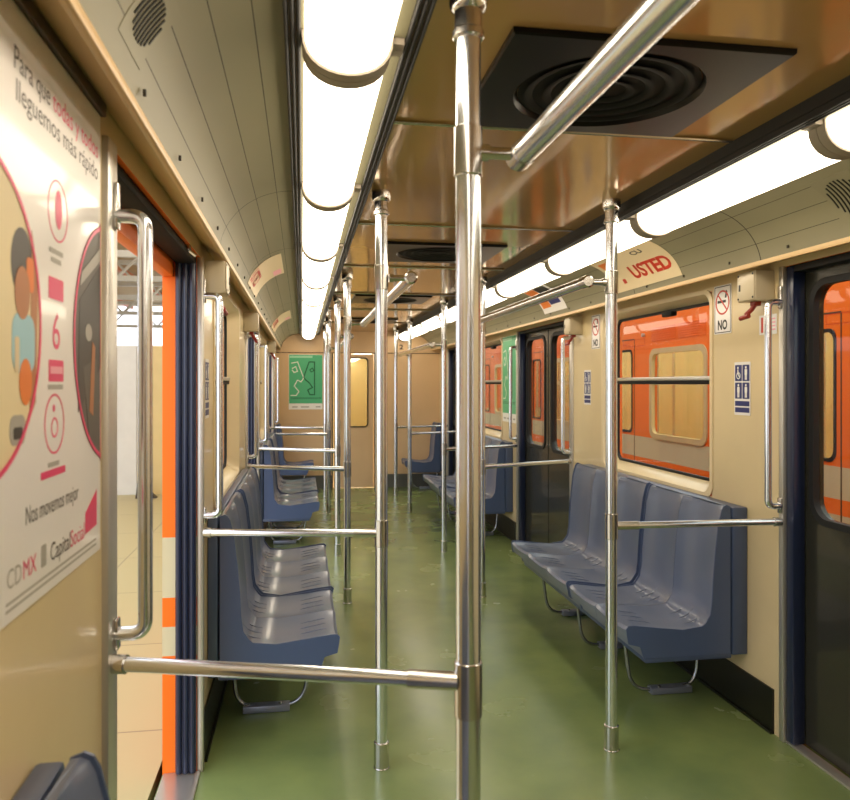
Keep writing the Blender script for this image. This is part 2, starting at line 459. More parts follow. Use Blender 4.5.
# lamp bed and grooved black trims
for n, s in (('trim_5', -1), ('trim_6', 1)):
    mb = MB()
    mb.m = 0; mb.box(s*.60, s*.822, Y0, Y1, 2.315, 2.36)
    for xa in (.562, .82):
        mb.m = 1; mb.box(s*xa, s*(xa+.04), Y0, Y1, 2.322, 2.37)
        for q in (.003, .0165, .030): mb.box(s*(xa+q), s*(xa+q+.007), Y0, Y1, 2.302, 2.323, .002)
        mb.m = 2; mb.box(s*(xa+.0115), s*(xa+.0145), Y0, Y1, 2.308, 2.323); mb.box(s*(xa+.025), s*(xa+.028), Y0, Y1, 2.308, 2.323)
    struct(mb.build(n, [M['lampbed'], M['blacktrim'], M['brown']], smooth=0), 'black grooved trim beside the lamps')

def lamp(s, ya, yb, label):
    xa, xb = .632, .815
    t = thing('ceiling_lamp', label, 'lamp', (s*(xa+xb)/2, (ya+yb)/2, 2.315), 'strip lamps along the left side' if s < 0 else 'strip lamps along the right side')
    c, h = (xa+xb)/2, (xb-xa)/2
    def arc(y, dr=0., n=14): return [(s*(c-(h+dr)*math.cos(PI*k/n)), y, 2.314-(.085+dr)*math.sin(PI*k/n)**.8) for k in range(n+1)]
    mb = MB(); mb.loft([arc(ya+.036), arc(yb-.036)])
    mb.build('lamp_cover', M['diff'], t, smooth=60)
    # arched grey end brackets, half a clip at each end
    mb = MB(); mb.loft([arc(yb-.036, .006), arc(yb-.001, .006)])
    mb.box(s*(xa-.03), s*(xb+.004), yb-.03, yb-.001, 2.3, 2.314)
    mb.build('end_bracket', M['bracket'], t, smooth=60)
    mb = MB(); mb.loft([arc(ya+.001, .006), arc(ya+.036, .006)])
    mb.box(s*(xa-.03), s*(xb+.004), ya+.001, ya+.03, 2.3, 2.314)
    mb.build('end_bracket', M['bracket'], t, smooth=60)
ORD = ['first', 'second', 'third', 'fourth', 'fifth', 'sixth', 'seventh', 'eighth', 'ninth']
def lamps(s, y0, side, first):
    y = y0; k = first
    while y < Y1-.5:
        if k < 0: lab = 'lit white strip lamp overhead on the %s side, behind the viewpoint' % side
        elif k == 0: lab = 'lit ribbed strip lamp overhead at the top edge, nearest on the %s side' % side
        elif y+1.2 > Y1-.7: lab = 'last lit strip lamp on the %s side, against the far end wall' % side
        else: lab = '%s lit strip lamp from the viewer in the %s row of lamps' % (ORD[k], side)
        lamp(s, y, min(y+1.2, Y1-.03), lab); y += 1.2; k += 1
lamps(-1, .43-4.8, 'left', -4)
lamps(1, 1.93-4.8, 'right', -4)

# ceiling joint strips
mb = None
for k, y in enumerate((-.3, 1.0, 2.23, 3.66, 5.0, 6.5, 7.9, 9.6)):
    struct(MB().tube([(-.55, y, ZC-.006), (.55, y, ZC-.006)], .006, 8).build('trim_%d' % (20+k), M['chrome2']), 'thin steel joint strip across the ceiling')

# ceiling vents
VL = ['big black square ceiling vent with round grille, nearest, beside the overhead rail', 'black ceiling vent with round grille, second along the ceiling',
      'third dark ceiling vent along the aisle, behind the angled rail', 'farthest dark ceiling vent, close to the end wall']
for lab, yc in zip(VL, (1.9, 4.42, 6.9, 9.3)):
    t = thing('ceiling_vent', lab, 'vent', (-.015, yc, ZC), 'ceiling vents')
    x0, x1, ya, yb = -.355, .325, yc-.3, yc+.3
    cx, cy = -.015, yc
    sq = []
    n = 48
    for k in range(n):
        side, f_ = divmod(k, 12); f_ = f_/12*2-1
        px, py = [(1, f_), (-f_, 1), (-1, -f_), (f_, -1)][side]
        sq.append((cx+px*.345, cy+py*.3))
    ci = lambda r, z: [(cx+r*math.cos(2*PI*(k-6)/n), cy+r*math.sin(2*PI*(k-6)/n), z) for k in range(n)]
    mb = MB(); mb.loft([[(a, b, ZC-.001) for a, b in sq], [(a, b, ZC-.012) for a, b in sq], [(cx+(a-cx)*.985, cy+(b-cy)*.985, ZC-.016) for a, b in sq], ci(.25, ZC-.016), ci(.24, ZC-.001)], closed=True)
    mb.build('plate', M['vent'], t)
    mb = MB(); mb.loft([ci(.239, ZC-.004), ci(.239, ZC-.002)])
    mb.build('recess', M['black'], t)
    for r in (.06, .11, .16, .21):
        mb = MB(); mb.loft([ci(r-.012, ZC-.006), ci(r, ZC-.012), ci(r+.012, ZC-.012), ci(r+.002, ZC-.006)], closed=True)
        mb.build('grille_ring', M['black'], t, smooth=30)

# ------------------------------------------------------------------ windows
def yz(poly, x): return [(x, a, b) for a, b in poly]
def window(n, s, ya, yb):
    xi = wall(s)
    w = struct_empty('window_%d' % n, (xi, (ya+yb)/2, .99))
    z0, z1 = .99, 2.05
    A = rr(ya-.015, yb+.015, z0-.015, z1+.012, .075); B = rr(ya+.012, yb-.012, z0+.012, z1-.008, .07); C = rr(ya+.09, yb-.09, z0+.06, z1-.04, .06)
    MB().loft([yz(A, xi-s*.0005), yz(A, xi-s*.006), yz(B, xi-s*.006), yz(C, xi+s*.07), yz(C, xi+s*.085), yz(B, xi+s*.085)], closed=True).build('window_frame', M['frame'], w)
    G = rr(ya+.088, yb-.088, z0+.058, z1-.038, .062); G2 = rr(ya+.104, yb-.104, z0+.074, z1-.054, .05)
    MB().loft([yz(G, xi+s*.066), yz(G2, xi+s*.064), yz(G2, xi+s*.082), yz(G, xi+s*.082)], closed=True).build('gasket', M['blacktrim'], w)
    MB().prism(yz(rr(ya+.1, yb-.1, z0+.07, z1-.05, .05), xi+s*.072), (s*.005, 0, 0)).build('pane', M['glass'], w)
    mb = MB(); mb.m = 0; mb.box(xi+s*.05, xi+s*.0705, ya+.095, yb-.095, 1.568, 1.59, .003); mb.m = 1; mb.box(xi+s*.045, xi+s*.0705, ya+.095, yb-.095, 1.59, 1.612, .004)
    mb.build('middle_bar', [M['black'], M['alu']], w)
    mb = MB(); yc = ya+.55; mb.box(xi+s*.03, xi+s*.068, yc-.06, yc+.06, 1.968, 1.996, .006)
    mb.build('catch', M['black'], w)
    return w
window(1, 1, *WINS[0]); window(2, 1, *WINS[1]); window(3, -1, *LWINS[0]); window(4, -1, *LWINS[1])

# ------------------------------------------------------------------ doors
def closed_door(n, s, ya, yb):
    xi = wall(s); xd = xi+s*.06
    d = struct_empty('door_%d' % n, (xi, (ya+yb)/2, 0))
    ym = (ya+yb)/2
    for a, b in ((ya+.02, ym-.012), (ym+.012, yb-.02)):
        o_ = rr(a, b, .012, HD-.01, .003); i_ = rr(a+.085, b-.085, 1.0, 1.99, .085)
        lf = MB().loft([yz(o_, xd), yz(i_, xd), yz(i_, xd+s*.045), yz(o_, xd+s*.045)], closed=True).build('leaf', M['door'], d)
        g1 = rr(a+.062, b-.062, .977, 2.013, .1); g0 = rr(a+.09, b-.09, 1.005, 1.985, .08)
        MB().loft([yz(g1, xd-s*.0003), yz(g1, xd-s*.008), yz(g0, xd-s*.008), yz(g0, xd+s*.02)], closed=True).build('gasket', M['blacktrim'], lf)
        MB().prism(yz(rr(a+.088, b-.088, 1.003, 1.987, .08), xd+s*.018), (s*.005, 0, 0)).build('pane', M['doorglass'], lf)
    mb = MB()
    for y in (ym-.008, ym+.008): mb.tube([(xd+s*.02, y, .015), (xd+s*.02, y, HD-.012)], .016, 10)
    mb.build('centre_seal', M['black'], d)
    mb = MB()
    for y, q in ((ya, 1), (yb, -1)):
        mb.box(xi+s*.0005, xi+s*.058, y+q*.001, y+q*.05, .01, HD-.003, .006)
    mb.build('side_seal', M['navy'], d)
    mb = MB(); mb.box(xi+s*.004, xi+s*.058, ya+.003, yb-.003, HD-.03, HD-.003); mb.build('head_seal', M['blacktrim'], d)
    mb = MB(); mb.box(xi-s*.004, xi+s*.05, ya+.003, yb-.003, .0005, .01, .002); mb.build('sill_plate', M['alu'], d)
    return d
def open_door(n, s, ya, yb):
    """leaves slid back into their pockets: only the ribbed rubber edges, the head seal and the sill show"""
    xi = wall(s)
    d = struct_empty('door_%d' % n, (xi, (ya+yb)/2, 0))
    for y, q in ((ya, 1), (yb, -1)):
        mb = MB()
        mb.box(xi+s*.012, xi+s*.092, y+q*.001, y+q*.016, .012, HD-.03)
        for k in range(3):
            x = xi+s*(.026+.026*k)
            mb.tube([(x, y+q*.018, .012), (x, y+q*.018, HD-.03)], .0115, 10)
        mb.build('leaf_edge', M['navy'], d)
    mb = MB(); mb.box(xi+s*.012, xi+s*.092, ya+.001, yb-.001, HD-.032, HD-.001, .004); mb.build('head_seal', M['black'], d)
    mb = MB(); mb.box(xi-s*.004, xi+s*.14, ya+.003, yb-.003, .0005, .009, .002); mb.build('sill_plate', M['alu'], d)
    MB().box(xi+s*.1, xi+s*.144, ya+.001, yb-.001, HD-.085, HD-.001, .003).build('outer_lintel', M['orange'], d)
    mb = MB(); mb.box(xi+s*.0, xi+s*.011, yb-.28, yb-.24, HD-.02, HD-.002); mb.tube([(xi+s*.005, yb-.26, HD-.02), (xi-s*.02, yb-.26, HD-.04)], .006, 8)
    mb.build('latch', M['chrome2'], d)
    return d
for k, (a, b) in enumerate(DOORS_L): open_door(11+k, -1, a, b)
for k, (a, b) in enumerate(DOORS_R): closed_door(21+k, 1, a, b)

# jamb posts beside every door
k = 60
for s, ds in ((-1, DOORS_L), (1, DOORS_R)):
    xi = wall(s)
    for a, b in ds:
        for y0, y1 in ((a-.075 if s < 0 else a-.06, a+.001), (b-.001, b+.03 if s > 0 else b+.034)):
            struct(MB().box(xi-s*.014, xi+s*.012, y0, y1, .0, 2.085, .004).build('trim_%d' % k, M['alu']), 'aluminium jamb post beside a door'); k += 1
# baseboards (between the doors)
def spans(ds):
    e = [Y0]+[q for d in ds for q in d]+[Y1]
    return [(e[i], e[i+1]) for i in range(0, len(e), 2)]
for n, s, ds in (('left', -1, DOORS_L), ('right', 1, DOORS_R)):
    mb = MB(); xi = wall(s)
    for a, b in spans(ds):
        mb.box(xi-s*.0005, xi-s*.009, a+.08, b-.08, .0, .2)
        mb.box(xi-s*.0005, xi-s*.02, a+.08, b-.08, .0, .012)
    struct(mb.build('baseboard_'+n, M['base'], smooth=0))

# ------------------------------------------------------------------ poles, bars, rails, handles
def pole(x, y, label, rail_dir=0, bar=True, r=.025, rz=RAIL):
    t = thing('grab_pole', label, 'pole', (x, y, 0), 'steel grab poles')
    MB().lathe(x, y, [(r, .003), (r, ZC-.003)]).build('tube', M['chrome'], t)
    MB().lathe(x, y, [(r+.008, .0005), (r+.008, .004), (r+.006, .006), (r+.006, .105), (r+.001, .108)]).build('floor_sleeve', M['chrome2'], t)
    MB().lathe(x, y, [(r+.004, ZC-.1), (r+.007, ZC-.097), (r+.007, ZC-.085), (r+.003, ZC-.08), (r+.003, ZC-.045), (r+.01, ZC-.04), (r+.014, ZC-.03), (r+.014, ZC-.0005)]).build('ceiling_flange', M['chrome2'], t)
    if bar: MB().lathe(x, y, [(r+.001, BAR-.055), (r+.003, BAR-.053), (r+.003, BAR+.053), (r+.001, BAR+.055)]).build('joint_sleeve', M['chrome2'], t)
    if rail_dir: MB().lathe(x, y, [(r+.001, rz-.05), (r+.0035, rz-.048), (r+.0035, rz+.048), (r+.001, rz+.05)]).build('joint_sleeve', M['chrome2'], t)
PX = .495
LP = [(1.47, 'thick near steel pole in the middle, from top edge to bottom edge', 1), (3.06, 'steel pole with floor sleeve in front of the near left bench', 1),
      (5.4, 'steel pole at the end of the near left bench, angled rail fixed to it', 1), (6.9, 'steel pole left of the aisle beside the start of the second left bench', 1),
      (9.2, 'steel pole left of the aisle at the end of the second left bench', 1), (10.5, 'farthest steel pole on the left of the aisle', 0)]
RP = [(3.05, 'steel pole in front of the near right bench, USTED sticker behind its top', 1), (5.4, 'steel pole right of the thick pole, at the end of the near right bench', 1),
      (6.9, 'steel pole left of the thick pole, beside the second right bench', 1), (9.17, 'slim far pole right of the aisle, at the end of the second right bench', 1),
      (10.55, 'farthest steel pole on the right of the aisle, by the end wall door', 0)]
for y, l, q in LP: pole(-PX+(.004 if y < 2 else -.004), y, l, q, rz=RAIL if y > 2 else 2.035)
for y, l, q in RP: pole(PX-.003, y, l, q, rz=RAIL if y < 6 else 1.935)
def grab_bar(s, y, yw, label, BAR=BAR):
    x0 = (PX-.003 if s > 0 else -PX); xi = wall(s)
    t = thing('grab_bar', label, 'bar', (x0, y, BAR), 'horizontal grab bars')
    a, b = Vector((x0+s*.018, y, BAR)), Vector((xi-s*.0145, yw, BAR+.005))
    MB().tube([a, b], .0155).build('tube', M['chrome'], t)
    e = (b-a).normalized()
    MB().tube([a, a+e*.1], .0185).build('end_sleeve', M['chrome2'], t)
    MB().tube([b-e*.03, b], .02).build('end_sleeve', M['chrome2'], t)
DL, DR = DOORS_L[1:], DOORS_R[1:]
grab_bar(-1, 1.47, DL[0][0]-.045, 'nearest horizontal steel bar, from left doorpost to the thick pole', .976)
grab_bar(-1, 3.06, DL[0][1]+.018, 'horizontal steel bar above the near left bench, at waist height')
grab_bar(-1, 5.4, DL[1][0]-.03, 'horizontal bar before the second left doorway, behind the near left bench')
grab_bar(-1, 6.9, DL[1][1]+.018, 'horizontal bar above the start of the second left bench')
grab_bar(-1, 9.2, DL[2][0]-.03, 'lower of two far bars on the left, below the green poster')
grab_bar(-1, 10.5, DL[2][1]+.018, 'upper of two far bars on the left, closest to the end wall')
grab_bar(1, 3.05, DR[0][1]+.014, 'horizontal steel bar across the near right bench backrests')
grab_bar(1, 5.4, DR[1][0]-.03, 'horizontal bar crossing the closed double door on the right')
grab_bar(1, 6.9, DR[1][1]+.014, 'horizontal bar before the second right bench')
grab_bar(1, 9.17, DR[2][0]-.03, 'far right horizontal bar at the end of the second right bench')
grab_bar(1, 10.55, DR[2][1]+.014, 'farthest right horizontal bar, by the end seat')

def rail(s, ya, yb, label, ends=(1, 1), rz=RAIL):
    xp = (PX-.003) if s > 0 else -PX
    xr = xp-s*.115
    t = thing('overhead_handrail', label, 'handrail', (xr, (ya+yb)/2, rz), 'overhead handrails')
    MB().tube([(xr, ya-.0, rz), (xr, yb+.0, rz)], .0245, 20).build('tube', M['chrome'], t)
    for y, q, on in ((ya, -1, ends[0]), (yb, 1, ends[1])):
        MB().tube([(xr, y-q*.005, rz), (xr, y+q*.045, rz), (xr, y+q*.05, rz)], .026, 20, radii=[.027, .027, .02]).build('end_cap', M['chrome2'], t)
        if on:
            yy = y+q*.02
            MB().tube([(xp-s*.027, yy, rz), (xr+s*.015, yy, rz)], .0125, 12).tube([(xp-s*.027, yy, rz), (xp-s*.045, yy, rz)], .017, 12).build('bracket', M['chrome2'], t)
rail(-1, -1.6, 1.45, 'thick overhead handrail running up to the top edge from the thick pole', (0, 1), 2.035)
rail(-1, 3.08, 5.38, 'overhead handrail between two left poles above the near left bench')
rail(-1, 6.92, 9.18, 'far overhead handrail above the second left bench')
rail(1, 3.07, 5.38, 'overhead handrail above the near right bench, in front of the cove stickers')
rail(1, 6.92, 9.15, 'far overhead handrail above the second right bench', rz=1.935)

def handle(s, y, label, q):
    """bent tube on a door jamb; q = +1 when the wall it guards lies beyond the jamb"""
    xi = wall(s)
    t = thing('door_handle', label, 'handle', (xi-s*.014, y, 1.03), 'bent door handles')
    x0, x1 = xi-s*.0145, xi-s*.075
    pts = fillet([(x0, y, 1.93), (x1, y, 1.93), (x1, y, 1.035), (x0, y, 1.035)], .065, 8)
    MB().tube(pts, .0155, 14).build('tube', M['chrome'], t)
    for za, zb in ((1.002, 1.07), (1.9, 2.0)): MB().box(x0+s*.0005, x0-s*.008, y-.014, y+.014, za, zb, .004).build('mounting_plate', M['chrome2'], t)
handle(-1, DL[0][0]-.02, 'large bent steel handle on the doorpost beside the big white poster', -1)
handle(-1, DL[0][1]+.02, 'bent steel handle just behind the navy door seals of the near doorway', 1)
handle(-1, DL[1][0]-.02, 'bent handle at the start of the second left doorway', -1)
handle(-1, DL[1][1]+.02, 'bent handle past the second left doorway', 1)
handle(-1, DL[2][0]-.02, 'bent handle before the farthest left doorway', -1)
handle(-1, DL[2][1]+.02, 'farthest bent handle on the left, beside the end wall poster', 1)
handle(1, DR[0][1]+.014, 'bent steel handle beside the nearest closed door on the right', 1)
handle(1, DR[1][0]-.02, 'bent handle in front of the double door panes on the right', -1)
handle(1, DR[1][1]+.014, 'bent handle in front of the green poster on the right wall', 1)
handle(1, DR[2][0]-.02, 'far bent handle before the last right door', -1)

# ------------------------------------------------------------------ seats
BOXW = .045
def seat_profile(n_dense=1):
    """(u, z): u = distance from the wall-side face of the shell, measured towards the aisle"""
    pts = [(.478, .405), (.482, .43), (.47, .443), (.44, .443), (.33, .428), (.2, .418), (.1, .424), (.085, .438), (.06, .475), (.052, .53), (.046, .64), (.034, .78), (.02, .9), (.004, .965), (-.006, .985), (-.02, .992)]
    return pts
PROF = seat_profile()
def bench(s, ya, modules, label, sw=.385, legs=None, name='bench_seat', near_first=True):
    """modules: seats per shell, from the near end; u grows towards the aisle"""
    xi = wall(s)
    total = sum(modules)*sw+(len(modules)-1)*.016
    yb = ya+total
    t = thing(name, label, 'bench', (xi-s*.3, (ya+yb)/2, 0), 'blue moulded bench seats')
    bw = .08 if s > 0 else BOXW
    xs = xi-s*(bw+.045)                       # wall side of the shells
    X = lambda u: xs-s*u
    mb = MB(); mb.box(xi-s*.001, xi-s*bw, ya-.004, yb+.004, .285, .985, .008)
    bx = mb.build('back_box', M['seatbox'], t)
    y = ya; k = 0
    for mi, cnt in enumerate(modules):
        for q in range(cnt):
            a, b = y+.0015, y+sw-.0015
            S = 10; rows = []
            for i in range(S+1):
                v = -1+2*i/S; dip = (1-abs(v)**2.6)
                row = []
                for j, (u, z) in enumerate(PROF):
                    fz = max(0, min(1, (.482-u)/.12))*max(0, min(1, (.6-z)/.12))      # pan dips
                    fb = max(0, min(1, (z-.42)/.12))*max(0, min(1, (1.06-z)/.1))      # back hollows
                    row.append((X(u-.024*dip*fb), a+(b-a)*i/S, z-.02*dip*fz-.012*dip*(1 if .4 < u and z > .42 else 0)))
                rows.append(row)
            vs = [p for r in rows for p in r]; n = len(PROF); fs = []
            for i in range(S):
                for j in range(n-1): fs.append((i*n+j, i*n+j+1, (i+1)*n+j+1, (i+1)*n+j))
            mb = MB(); mb.add(vs, fs)
            # shell underside and ends
            und = [(-.035, .99), (-.035, .30), (.40, .30), (.415, .355), (.47, .37)]
            for i, flip in ((0, 0), (S, 1)):
                yy = rows[i][0][1]
                poly = rows[i]+[(X(u), yy, z) for u, z in und]
                mb.add(poly, [tuple(range(len(poly)))])
            e0 = [rows[0][-1]]+[(X(u), a, z) for u, z in und]+[rows[0][0]]
            e1 = [rows[S][-1]]+[(X(u), b, z) for u, z in und]+[rows[S][0]]
            m = len(e0); mb.add(e0+e1, [(i, i+1, m+i+1, m+i) for i in range(m-1)])
            # small moulded ribs where the pan meets the back and near the front edge
            for v in (-.5, 0, .5):
                yy = (a+b)/2+v*(b-a)/2*.8
                mb.tube([(X(.135), yy, .409), (X(.10), yy, .417), (X(.068), yy, .432), (X(.045), yy, .46)], .003, 6, radii=[.0008, .003, .003, .0008])
                mb.tube([(X(.43), yy, .4405), (X(.41), yy, .4385), (X(.34), yy, .4265), (X(.31), yy, .4195)], .003, 6, radii=[.0008, .0026, .0026, .0008])
            mb.build('seat', M['seat'], t, smooth=40)
            y += sw; k += 1
        # end rims of this shell
        for yy, q in ((y-cnt*sw, -1), (y, 1)):
            th = .007; big = mi > 0 and q < 0
            out = [(u+.004+(.006 if big else 0), z+.006+(.006 if big else 0)) if z > .42 else (u+.004, z) for u, z in PROF]
            poly = [(X(u), yy-th if q > 0 else yy, z) for u, z in out]+[(X(u), yy-th if q > 0 else yy, z) for u, z in [(-.037, .99), (-.037, .295), (.40, .295), (.418, .35), (.475, .365)]]
            MB().prism(poly, (0, th, 0)).build('end_rim', M['seatrim'], t, smooth=30)
        y += .016
    # skirting rail under the shells and a stepped lower edge
    mb = MB(); mb.box(xi-s*bw, X(.39), ya+.002, yb-.002, .27, .299, .006); mb.build('under_frame', M['seatbox'], t)
    for ly in (legs if legs is not None else (ya+.3, ya+.96, ya+1.6)):
        if ly > yb: continue
        xa, xb = X(.36), xi-s*.1
        pts = fillet([(xa, ly, .272), (xa+s*.035, ly, .022), (xb-s*.0, ly, .022), (xb+s*.02, ly, .272)], .1, 8)
        lg = MB().tube(pts, .0095, 12).build('leg', M['legsteel'], t)
        mb = MB(); mb.box(xi-s*.13, xi-s*.35, ly-.028, ly+.028, .001, .034, .005)
        mb.build('floor_plate', M['plate'], lg)
        mb = MB()
        for xx in (.14, .305): mb.lathe(xi-s*xx, ly-.012, [(.009, .034), (.009, .04), (.005, .044)], 10)
        mb.build('bolt', M['chrome2'], lg)
    return t
bench(-1, -.70, [3, 2], 'dark blue-grey bench back cut off below the white poster')
bench(-1, 3.38, [2, 3], 'near left bench of five blue-grey seats beyond the open doorway')
bench(-1, 7.21, [2, 3], 'second left bench of blue seats, past the second doorway')
bench(-1, 10.82, [1], 'single blue seat in the far left corner under the green poster', legs=(11.1,))
bench(1, 3.27, [2, 3], 'near right bench of five blue-grey seats under the big window')
bench(1, 7.28, [2, 3], 'second right bench of blue seats, behind the thick pole')
bench(1, 10.84, [1], 'single blue seat in the far right corner by the end wall', legs=(11.1,))

# ------------------------------------------------------------------ emergency boxes
def ebox(s, y, label):
    xi = wall(s); xf = xi-s*.095
    t = thing('emergency_switch_box', label, 'box', (xi, y, 2.0), 'grey emergency handle boxes')
    ya, yb = y-.07, y+.07
    MB().box(xi-s*.0005, xf, ya, yb, 1.945, 2.08, .006).build('body', M['boxgrey'], t)
    mb = MB(); mb.box(xf-s*.0003, xf-s*.005, ya+.005, yb-.005, 1.95, 2.075, .002)
    cv = mb.build('cover', M['boxgrey'], t)
    for a in (ya+.014, yb-.014):
        for z in (1.96, 2.065): MB().tube([(xf-s*.004, a, z), (xf-s*.007, a, z)], .005, 8).build('screw', M['blackink'], cv)
    MB().box(xf-s*.004, xf-s*.0065, yb-.03, yb-.018, 1.995, 2.025).build('slot', M['blackink'], cv)
    mb = MB(); xm = xi-s*.05
    mb.box(xm-.016, xm+.016, y-.02, y+.02, 1.925, 1.948, .004)
    pts = [(xm, y, 1.935), (xm-s*.012, y+.012, 1.91), (xm-s*.03, y+.03, 1.885)]
    mb.tube(pts, .011, 8); mb.tube([(xm-s*.03, y+.005, 1.88), (xm-s*.034, y+.065, 1.873)], .011, 8)
    mb.build('lever', M['red'], t)
ebox(1, 3.13, 'grey box with red lever beside the nearest right door')
ebox(1, 5.46, 'grey box with red lever beside the closed double door on the right')
ebox(-1, 3.26, 'grey box with red lever next to the near left doorway')
ebox(-1, 5.52, 'grey box with red lever before the second left doorway')
ebox(-1, 9.15, 'small far grey box before the last left doorway')

# ------------------------------------------------------------------ signs and posters
UP = (0, 0, 1)
def wall_frame(s): return (Vector((0, 1, 0)) if s < 0 else Vector((0, -1, 0)))
def nosmoke(s, yc, zc, label):
    xi = wall(s); R = wall_frame(s); o = Vector((xi-s*.001, yc, zc))
    t = thing('no_smoking_sign', label, 'sign', o, 'no smoking signs')
    w, h = .155, .245
    MB().plate(rr(-w/2, w/2, -h/2, h/2, .006), o, R, UP, .002).build('plate', M['paper'], t)
    o2 = o-Vector((s*.002, 0, 0))
    mb = MB(); mb.m = 0
    mb.ring(rr(-.072, .072, -.117, .117, .004), rr(-.068, .068, -.113, .113, .003), o2, R, UP, .0006)
    mb.plate([(-.046, -.002+.035), (.03, .035-.002), (.03, .046), (-.046, .046)], o2, R, UP, .0004)
    for q in (0, .014): mb.plate([(.02+q*.6, .056), (.027+q*.6, .056), (.04+q*.3, .085), (.03+q*.3, .095)], o2, R, UP, .0004)
    mb.text('NO', o2+Vector((0, 0, -.1)), R, UP, .066, .085, 'C', .0004, .035)
    mb.build('lettering', M['blackink'], t, smooth=0)
    mb = MB(); mb.ring(circ(0, .035, .062, 36), circ(0, .035, .053, 36), o2, R, UP, .001)
    mb.plate([(-.044, .073), (-.038, .079), (.044, -.003), (.038, -.009)], o2, R, UP, .0009)
    mb.build('red_ring', M['redink'], t, smooth=0)
nosmoke(1, 3.48, 1.945, 'white no smoking sign with NO beside the big right window')
nosmoke(1, 5.13, 1.945, 'smaller-looking no smoking sign near the closed double door')

def priority(s, yc, zc, label):
    xi = wall(s); R = wall_frame(s); o = Vector((xi-s*.001, yc, zc))
    t = thing('priority_sign', label, 'sign', o, 'navy pictogram signs')
    MB().plate(rr(-.066, .066, -.128, .128, .004), o, R, UP, .0015).build('sheet', M['paper'], t)
    o2 = o-Vector((s*.0015, 0, 0)); mb = MB()
    for cx in (-.031, .031):
        for cy in (.075, -.01): mb.plate(rr(cx-.028, cx+.028, cy-.039, cy+.039, .003), o2, R, UP, .0005)
    for cy in (-.072, -.103): mb.plate(rr(-.059, .059, cy-.012, cy+.012, .002), o2, R, UP, .0005)
    mb.build('blue_panel', M['blueink'], t, smooth=0)
    o3 = o2-Vector((s*.0005, 0, 0))
    for cx, cy in ((.031, .075), (-.031, -.01), (.031, -.01)):
        mb = MB()
        mb.plate(circ(cx, cy+.026, .0065, 12), o3, R, UP, .0004)
        mb.plate([(cx-.010, cy+.018), (cx-.010, cy-.008), (cx-.008, cy-.008), (cx-.008, cy-.033), (cx-.001, cy-.033), (cx-.001, cy-.012), (cx+.001, cy-.012), (cx+.001, cy-.033), (cx+.008, cy-.033), (cx+.008, cy-.008), (cx+.010, cy-.008), (cx+.010, cy+.018)], o3, R, UP, .0004)
        mb.build('pictogram_mark', M['white'], t, smooth=0)
    cx, cy = -.031, .07; mb = MB()
    mb.ring(circ(cx, cy-.008, .017, 20), circ(cx, cy-.008, .0125, 20), o3, R, UP, .0004)
    mb.plate(circ(cx-.004, cy+.03, .006, 12), o3, R, UP, .0004)
    mb.plate([(cx-.008, cy+.022), (cx-.001, cy+.022), (cx+.002, cy), (cx+.016, cy-.018), (cx+.011, cy-.02), (cx-.003, cy-.004), (cx-.008, cy)], o3, R, UP, .0004)
    mb.build('pictogram_mark', M['white'], t, smooth=0)
priority(1, 3.31, 1.548, 'navy and white pictogram sign below the NO sign on the right')
priority(1, 5.29, 1.545, 'far navy pictogram sign beside the closed double door')
priority(-1, 3.36, 1.55, 'navy pictogram sign seen edge-on beside the near left handle')

# little white sticker behind the handle
t = thing('notice_sign', 'little white sticker with red bar behind the right door handle', 'sticker', (WR, 3.1, 1.86))
o = Vector((WR-.001, 3.1, 1.84)); R = wall_frame(1)
MB().plate(rr(-.075, .055, -.045, .045, .003), o, R, UP, .001).build('sheet', M['paper'], t)
MB().plate(rr(-.06, -.045, -.035, .035, .001), o-Vector((.001, 0, 0)), R, UP, .0004).build('red_bar', M['redink'], t)
mb = MB()
for z in (.024, .008, -.008, -.024): mb.plate([(-.025, z-.003), (.045, z-.003), (.045, z+.003), (-.025, z+.003)], o-Vector((.001, 0, 0)), R, UP, .0004)
mb.build('lettering', M['palepink'], t)

# cove stickers (bent to the cove)
def cove_pt(s, a, off=.002):
    """a in 0..1 from the lamp side to the lip; returns point and inward normal"""
    xt, xl = .85, (1.135 if s > 0 else 1.13); zb, zt = 2.1, 2.32; E = math.radians(82)
    def P(t): return Vector((s*(xt+(xl-xt)*math.sin(t)/math.sin(E)), 0, zb+(zt-zb)*(math.cos(t)-math.cos(E))/(1-math.cos(E))))
    p = P(a*E); q = P(min(1.02, a+.02)*E)-P((a-.02)*E); nn = Vector((q.z, 0, -q.x)).normalized()
    if nn.x*s > 0: nn = -nn
    return p+nn*off
def cove_patch(mb, s, ya, yb, a0, a1, off, n=10):
    """thin curved sheet following the cove"""
    lo = [cove_pt(s, a0+(a1-a0)*k/n, off) for k in range(n+1)]; hi = [cove_pt(s, a0+(a1-a0)*k/n, off-.0012) for k in range(n+1)]
    ring = lambda y: [(p.x, y, p.z) for p in lo]+[(p.x, y, p.z) for p in reversed(hi)]
    mb.loft([ring(ya), ring(yb)])
def cove_text(mb, s, txt, y, a0, a1, width, off, towards):
    """lettering bent to the cove; reads along the car, top of letters at a0"""
    vs, fs = text_geo(txt, .035); x0 = min(v[0] for v in vs); w = max(v[0] for v in vs)-x0; y0 = min(v[1] for v in vs); h = max(v[1] for v in vs)-y0
    out = []
    for v in vs:
        a = a1+(a0-a1)*(v[1]-y0)/h; p = cove_pt(s, a, off); out.append((p.x, y+towards*(v[0]-x0)/w*width, p.z))
    mb.add(out, fs)
